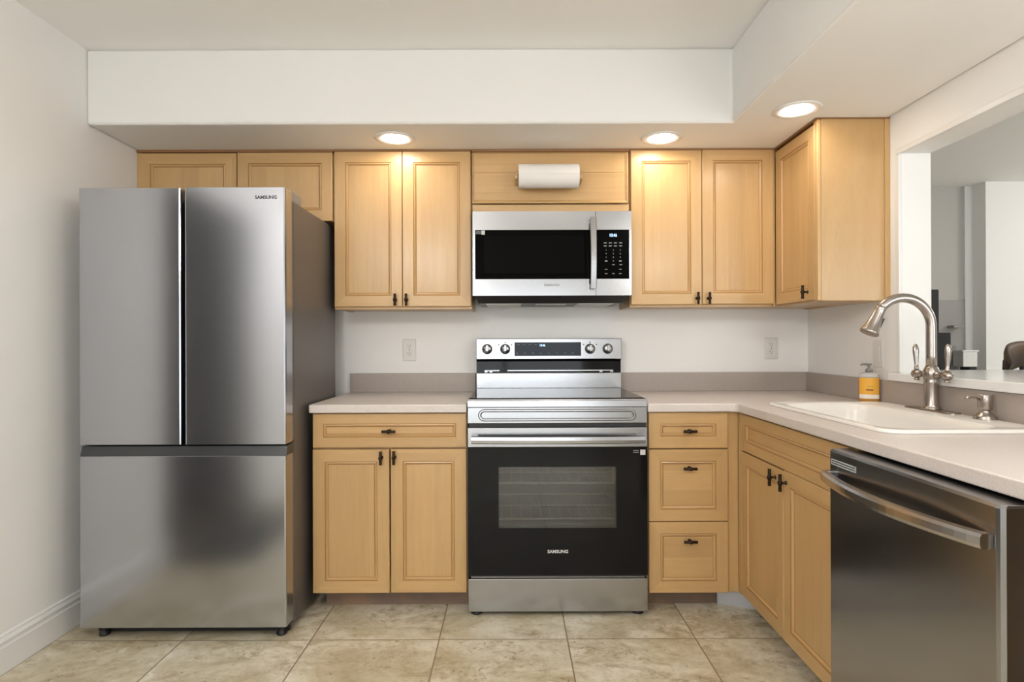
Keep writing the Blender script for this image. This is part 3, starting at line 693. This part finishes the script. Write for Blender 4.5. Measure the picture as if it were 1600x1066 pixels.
# backguard
by0 = .57; bg = .3755
MB().rbox(-bg + .002, bg - .002, by0 + .016, .650, .90, 1.170, .003).build('backguard_body', BLACK, t)
MB().rbox(-bg, bg, by0 - .004, by0 + .0155, .921, 1.001, .003).build('backguard_lower_panel', STEEL, t)
MB().prism([(by0 + .012, 1.002), (by0 + .012, 1.06), (by0 + .0, 1.071), (by0 + .0159, 1.071), (by0 + .0159, 1.002)], 'x', -bg + .001, bg - .001).build('vent_slot', BLACKG, t)
vb = MB().rbox(-.215, .325, by0 - .002, by0 + .010, 1.0095, 1.0165, .001).rbox(-.325, -.255, by0 - .002, by0 + .010, 1.0095, 1.0165, .001)
for x in (-.325, -.30, .27, .325): vb.rbox(x - .009, x + .009, by0 - .003, by0 + .0115, 1.002, 1.017, .002)
vb.build('vent_trim', STEEL, t)
cp = MB().rbox(-bg, bg, by0 - .012, .650, 1.0712, 1.1785, .003).build('control_panel', STEEL, t)
MB().rbox(.017 - .194, .360 - .194, by0 - .0130, by0 - .0121, 1.089, 1.159, .0004, 1).build('display', plain('display_glass', (.008, .014, .024), .08, 0, **{'Specular IOR Level': .2}), cp)
dg = MB(); text('x', '10:46', (.160 - .194, by0 - .0133, 1.143), .016, None, None, .85, .0003, .0004, join=dg); dg.build('display_digits', BLUELED, cp)
mk = MB()
for k in range(8): mk.box(-.17 + k * .041, -.158 + k * .041, by0 - .0132, by0 - .0130, 1.102, 1.104)
for k in range(4): mk.box(-.165 + k * .03, -.15 + k * .03, by0 - .0132, by0 - .0130, 1.146, 1.148)
mk.build('display_marks', plain('dim_display_marks', (.16, .19, .22), .4), cp)
for x in (-.124, -.031, .406, .497):
    kx = x - .194; kz = 1.1245
    kb = MB().lathe([(.0245, 0), (.0248, .004), (.022, .006), (.0212, .012), (.0205, .024), (.0185, .0265), (.001, .027)], (kx, by0 - .0122, kz), (0, -1, 0), 32)
    kn = kb.build('knob', STEEL, cp)
    MB().lathe([(.0252, 0), (.0262, .001), (.0262, .004), (.0250, .005)], (kx, by0 - .0121, kz), (0, -1, 0), 32).build('knob_ring', DARKPRINT, kn)
    MB().rbox(kx - .0062, kx + .0062, by0 - .050, by0 - .036, kz - .020, kz + .021, .002).build('knob_grip', STEEL, kn)
    MB().rbox(kx - .0055, kx + .0055, by0 - .0505, by0 - .0495, kz - .0195, kz - .010, .0003, 1).build('knob_tip', BLACK, kn)
tk = MB()
for x in (-.031, .406):
    for dx, dz in ((-.033, .022), (.033, .022), (0, .033)): tk.rbox(x - .194 + dx - .003, x - .194 + dx + .003, by0 - .0126, by0 - .0120, 1.1245 + dz - .003, 1.1245 + dz + .003, .0003, 1)
tk.build('dial_marks', DARKPRINT, cp)

# ------------------------------------------------------------------ microwave
t = thing('microwave', (.194, 2.83, 1.335), 'stainless over-the-range microwave hung under the low cabinet', 'microwave')
zo = 1.335; x0, x1 = -.375, .376; xs = .401 - .194
MB().rbox(x0 + .003, x1 - .003, .025, .355, .047, .445, .003).build('body', BLACK, t)
def mwpanel(name, a0, a1, g0, g1, cut):
    """stainless surround with a glass field"""
    z0, z1, h0, h1 = .045, .444, .123, .356
    mb = MB(); frame(mb, 0, .024, a0, a1, z0, z1, g0, g1, h0, h1)
    return mb.build(name, STEEL, t)
md = mwpanel('door', x0, xs - .001, x0 + .012, xs - .0012, None)
MB().rbox(x0 + .0122, xs - .0012, .0005, .022, .1232, .3558, .001, 1).build('door_glass', BLACKM, md)
MB().rbox(-.375 + .055, xs - .055, .0, .0006, .150, .330, .0002, 1).build('door_mesh_window', plain('dark_mesh', (.004, .004, .004), .3, 0, **{'Specular IOR Level': .02}), md)
mp_ = mwpanel('control_panel', xs + .001, x1, xs + .0012, .559 - .194, None)
MB().rbox(xs + .0012, .559 - .1942, .0005, .022, .1232, .3558, .001, 1).build('control_glass', BLACKM, mp_)
text('logo_lettering', 'SAMSUNG', (-.002, -.0003, .0945), .0145, plain('grey_logo', (.33, .33, .33), .4), md, 1.08, .0004)
dg = MB(); text('x', '10:46', (.483 - .194, .0003, 1.664 - zo), .021, None, None, .8, .0004, .0005, join=dg); dg.build('display_digits', BLUELED, mp_)
kp = MB(); kx = [.450, .484, .517]
for r, zz in enumerate((1.594, 1.577, 1.560, 1.543)):
    for c in range(3):
        if r < 3: text('x', str(r * 3 + c + 1), (kx[c] - .194, .0003, zz - zo), .0085, None, None, 1, .0002, .0005, join=kp)
        elif c == 1: text('x', '0', (kx[c] - .194, .0003, zz - zo), .0085, None, None, 1, .0002, .0005, join=kp)
        else: kp.box(kx[c] - .194 - .006, kx[c] - .194 + .006, 0, .0005, zz - zo - .003, zz - zo + .002)
for zz in (1.628, 1.614):
    for x in (.446, .470, .494, .519): kp.box(x - .194 - .007, x - .194 + .007, 0, .0005, zz - zo - .002, zz - zo + .002)
for zz, xs_ in ((1.525, (.484, .519)), (1.503, (.450, .517)), (1.483, (.450, .484, .517))):
    for x in xs_: kp.box(x - .194 - .006, x - .194 + .006, 0, .0005, zz - zo - .0015, zz - zo + .0015)
kp.build('keypad', plain('keypad_print', (.36, .36, .36), .5), mp_)
hm = MB(); rings_ = []
for k in range(19):
    u = k / 18; z = .075 + .335 * u; y = -.030 - .016 * math.sin(PI * u)
    cx_ = .385 - .194
    rings_.append([(cx_ + dx, y + dy, z) for dx, dy in ((-.015, -.003), (-.012, -.007), (.012, -.007), (.015, -.003), (.014, .005), (-.014, .005))])
hm.rings(rings_).rbox(.385 - .194 - .012, .385 - .194 + .012, -.030, .0, .078, .098, .002).rbox(.385 - .194 - .012, .385 - .194 + .012, -.030, .0, .388, .408, .002)
hm.build('door_handle', STEEL, md)
MB().rbox(-.166 - .194 + .0, -.134 - .194, -.0002, .0004, .336, .352, .0001, 1).build('sticker', plain('grey_sticker', (.10, .10, .10), .5), md)
MB().rbox(-.139 - .194, -.123 - .194, -.0004, .0004, .334, .353, .0001, 1).build('sticker_tab', plain('pale_sticker_tab', (.52, .52, .53), .5), md)
# vent tray under the oven
tr = MB().rings([[(x0 + .01, .006, .0445), (x1 - .01, .006, .0445), (x1 - .01, .350, .0445), (x0 + .01, .350, .0445)],
                 [(x0 + .025, .050, .012), (x1 - .035, .050, .012), (x1 - .035, .345, .012), (x0 + .025, .345, .012)]])
tray = tr.build('vent_tray', plain('dark_vent_plastic', (.030, .028, .027), .35), t)
FILT = plain('grease_filter_mesh', (.62, .60, .57), .45, .6)
MB().rbox(-.315, -.145, .070, .320, .0085, .0125, .001).build('grease_filter', FILT, tray)
MB().rbox(.130, .300, .070, .320, .0085, .0125, .001).build('grease_filter', FILT, tray)
MB().rbox(-.075, .075, .070, .150, .0085, .0125, .001).build('lamp_cover', plain('lamp_cover', (.20, .18, .16), .15, .3), tray)

# ------------------------------------------------------------------ paper towel
t = thing('paper_towel_roll', (.178, 2.888 - .073, 1.940), 'white paper towel roll on a wooden holder above the microwave', 'paper towel')
prof = [(.0545, -.141), (.0555, -.1395), (.0555, .1395), (.0545, .141), (.02, .141), (.0195, .138)]
MB().lathe([(.0195, -.138), (.02, -.141)] + prof, axis=(1, 0, 0), seg=48).build('roll', PAPER, t)
MB().box(-.139, .139, -.0561, -.0556, -.0035, -.0025).build('sheet_edge', plain('paper_seam', (.62, .60, .58), .9), t)
t2 = t
for sx_ in (-1, 1):
    a, b = (-.158, -.144) if sx_ < 0 else (.144, .158)
    mb = MB().prism([(.0725, -.026), (.0725, .026), (.0, .024), (-.018, .016), (-.022, 0), (-.018, -.016), (0, -.024)], 'x', a, b)
    mb.build('holder_bracket', WH, t2, .002)
MB().lathe([(.012, -.158), (.012, .158)], axis=(1, 0, 0), seg=16).build('holder_rod', WH, t2)

# ------------------------------------------------------------------ outlets and switch
def plate(parent, w, h, seg=5):
    MB().rings([[(x, 0, z) for x, z in rrect(0, 0, w / 2, h / 2, .004, 4)], [(x, -.003, z) for x, z in rrect(0, 0, w / 2, h / 2, .004, 4)], [(x, -.0055, z) for x, z in rrect(0, 0, w / 2 - .004, h / 2 - .004, .003, 4)]]).build('cover_plate', WHITEP, parent)
def outlet(x, z, label):
    t = thing('wall_outlet', (x, YW, z), label, 'outlet', group='duplex outlets on the back wall'); plate(t, .071, .116)
    for dz in (.0195, -.0195):
        rc = MB().rings([[(a, -.0054, b + dz) for a, b in rrect(0, 0, .0165, .0145, .0125, 5)], [(a, -.0075, b + dz) for a, b in rrect(0, 0, .0160, .0140, .0122, 5)]]).build('receptacle', WHITEP, t)
        s = MB().box(-.0075, -.0050, -.0078, -.0070, dz + .000, dz + .009).box(.0045, .0070, -.0078, -.0070, dz + .001, dz + .008).lathe([(.0026, 0), (.0026, .0006)], (0, -.0072, dz - .0065), (0, -1, 0), 12)
        s.build('slots', SOCKET, rc)
    MB().lathe([(.0032, 0), (.0030, .0012)], (0, -.0055, 0), (0, -1, 0), 12).build('screw', SOCKET, t)
outlet(-.542, 1.1195, 'white duplex outlet on the back wall between refrigerator and range')
outlet(1.385, 1.1225, 'white duplex outlet on the back wall right of the range near the corner')
t = thing('light_switch', (XR, 2.578, 1.105), 'white rocker light switch on the right wall behind the soap bottle', 'light switch', -PI / 2); plate(t, .072, .117)
MB().rbox(-.0165, .0165, -.008, -.005, -.0335, .0335, .001).build('rocker', WHITEP, t)

# ------------------------------------------------------------------ dishwasher (faces the aisle)
t = thing('dishwasher', (.906, 1.4115, 0), 'dark stainless dishwasher with a bowed handle at the end of the counter', 'dishwasher', -PI / 2)
hl = .3005
MB().rbox(-hl + .004, hl - .004, .060, .62, .03, .845, .004).build('tub', plain('tub_grey', (.10, .10, .10), .5, .5), t)
prof = [(-hl, .058), (-hl, .012), (-hl + .003, .003), (-hl + .010, 0), (hl - .010, 0), (hl - .003, .003), (hl, .012), (hl, .058)]
door = MB().rings([[(u, v, .115) for u, v in prof], [(u, v, .848) for u, v in prof], [(u * .996, .004 + v * .93, .8545) for u, v in prof]]).build('door', DWSTEEL, t, .001, 1, 60)
MB().box(-hl + .008, hl - .008, .055, .075, 0.0, .112).build('kick_panel', BLACK, t)
rings_ = []
for k in range(25):
    u = k / 24; x = -.298 + .582 * u; y = -.012 - .044 * math.sin(PI * u) ** .85; z = .778 + .004 * u
    rings_.append([(x, y + dy, z + dz) for dy, dz in ((-.011, -.013), (-.0125, -.006), (-.0125, .008), (-.009, .0145), (.004, .0165), (.009, .012), (.009, -.012), (.003, -.0165))])
hn = MB().rings(rings_).build('door_handle', steel('dishwasher_handle_steel', (.52, .50, .49), .22), door)
for x in (-.285, .270): MB().rbox(x - .012, x + .012, -.016, .001, .767, .795, .003).build('handle_post', DWSTEEL, hn)
bx0, bx1 = 1.4115 - 1.697, 1.4115 - 1.575
bg_ = MB()
for z in (.826, .8195, .813): bg_.box(bx0, bx1, -.0012, .0004, z, z + .0028)
bg_.box(bx0, bx0 + .003, -.0012, .0004, .813, .8288).box(bx1 - .003, bx1, -.0012, .0004, .813, .8288)
vb = MB().box(bx0, bx1, -.0003, .0004, .813, .8288).build('vent_plate', BLACK, door)
bg_.build('vent_bars', plain('pale_chrome', (.62, .65, .68), .3, .1), vb)

# ------------------------------------------------------------------ things in the dining room, seen through the opening
MATB = plain('matte_black', (.006, .006, .007), .6)
t = thing('tower_speaker', (3.05, 4.42, 0), 'tall narrow black tower standing beyond the pass-through, behind the faucet neck', 'speaker')
MB().rbox(-.075, .040, -.10, .10, .02, 1.53, .006).build('cabinet', MATB, t)
MB().rbox(-.09, .055, -.12, .12, 0, .02, .004).build('base', MATB, t)
t = thing('black_cabinet', (3.24, 4.70, 0), 'lower black box cabinet beside the tall black tower beyond the pass-through', 'cabinet')
MB().rbox(-.06, .126, -.12, .12, .0, 1.221, .005).build('cabinet_body', MATB, t)
MB().rbox(-.052, .118, -.124, -.1205, .06, 1.20, .001).build('front_panel', MATB, t)
t = thing('wall_panel', (3.52, 5.02, 0), 'grey panel with a small shelf on the far recess wall beyond the pass-through', 'panel')
MB().rbox(-.10, .272, -.02, 0, .75, 1.497, .003).build('panel_board', plain('mid_grey_panel', (.36, .345, .33), .7), t)
MB().rbox(.12, .212, -.10, -.021, 1.265, 1.285, .003).build('shelf', plain('grey_shelf', (.30, .28, .26), .5), t)
t = thing('pedestal', (3.575, 4.72, 0), 'white stepped pedestal standing at the far pier beyond the pass-through', 'pedestal')
MB().rbox(-.052, .06, -.055, .055, .955, 1.070, .004).build('cap', TRIM, t)
MB().rbox(-.06, .068, -.06, .06, 1.070, 1.085, .004).build('top_slab', TRIM, t)
MB().rbox(-.0, .058, -.05, .05, 0, .955, .004).build('column', MATB, t)
t = thing('vase', (3.585, 4.90, 0), 'grey rounded floor vase between the black box cabinet and the white pedestal', 'vase')
MB().lathe([(.06, 0), (.075, .02), (.088, .3), (.082, .65), (.085, .90), (.088, 1.0), (.078, 1.07), (.055, 1.105), (.045, 1.115), (.035, 1.11)], seg=32).build('vase_body', plain('grey_ceramic', (.24, .24, .23), .5), t)
# bar stool
WALN = wood('dark_walnut', 'x', (.024, .009, .004), (.010, .004, .002), (.05, .018, .007))
WALN.node_tree.nodes['Principled BSDF'].inputs['Coat Weight'].default_value = 0
WALN.node_tree.nodes['Principled BSDF'].inputs['Roughness'].default_value = .55
#'dark_walnut', 'x', (.075, .026, .010), (.035, .011, .005), (.13, .048, .018))
IRON = plain('black_iron', (.012, .014, .018), .35, .6)
t = thing('bar_stool', (2.69, 2.92, 0), 'dark wooden bar stool with a rounded back rail behind the white ledge', 'stool', math.radians(30))
MB().lathe([(.185, .70), (.20, .705), (.20, .735), (.185, .745), (.001, .735)], seg=40).build('seat', WALN, t)
rings_ = []
for k in range(25):
    u = -1 + 2 * k / 24; x = .205 * u; y = .20 - .06 * u * u; hh = .070 * math.sqrt(max(1 - abs(u) ** 2.4, .012)) + .002
    zc2 = 1.080 + .03 * u
    rings_.append([(x, y + dy * .013 * 1.0, zc2 + dz * hh) for dy, dz in ((-1, -.6), (-1, .6), (-.5, .95), (.5, .95), (1, .6), (1, -.6), (.5, -.95), (-.5, -.95))])
MB().rings(rings_, smooth=True).build('back_rail', WALN, t)
for sx_ in (-1, 1):
    MB().tube([(sx_ * .13, .12, .70), (sx_ * .13, .17, .85), (sx_ * .10, .195, 1.0), (sx_ * .09, .196, 1.06)], .011, 12).build('back_upright', IRON, t)
    for sy_ in (-1, 1): MB().tube([(sx_ * .12, sy_ * .12, .70), (sx_ * .19, sy_ * .19, .0)], [.014, .011], 12).build('leg', IRON, t)
MB().tube([(.165 * math.cos(2 * PI * k / 32), .165 * math.sin(2 * PI * k / 32), .28) for k in range(33)], .008, 8).build('foot_ring', IRON, t)
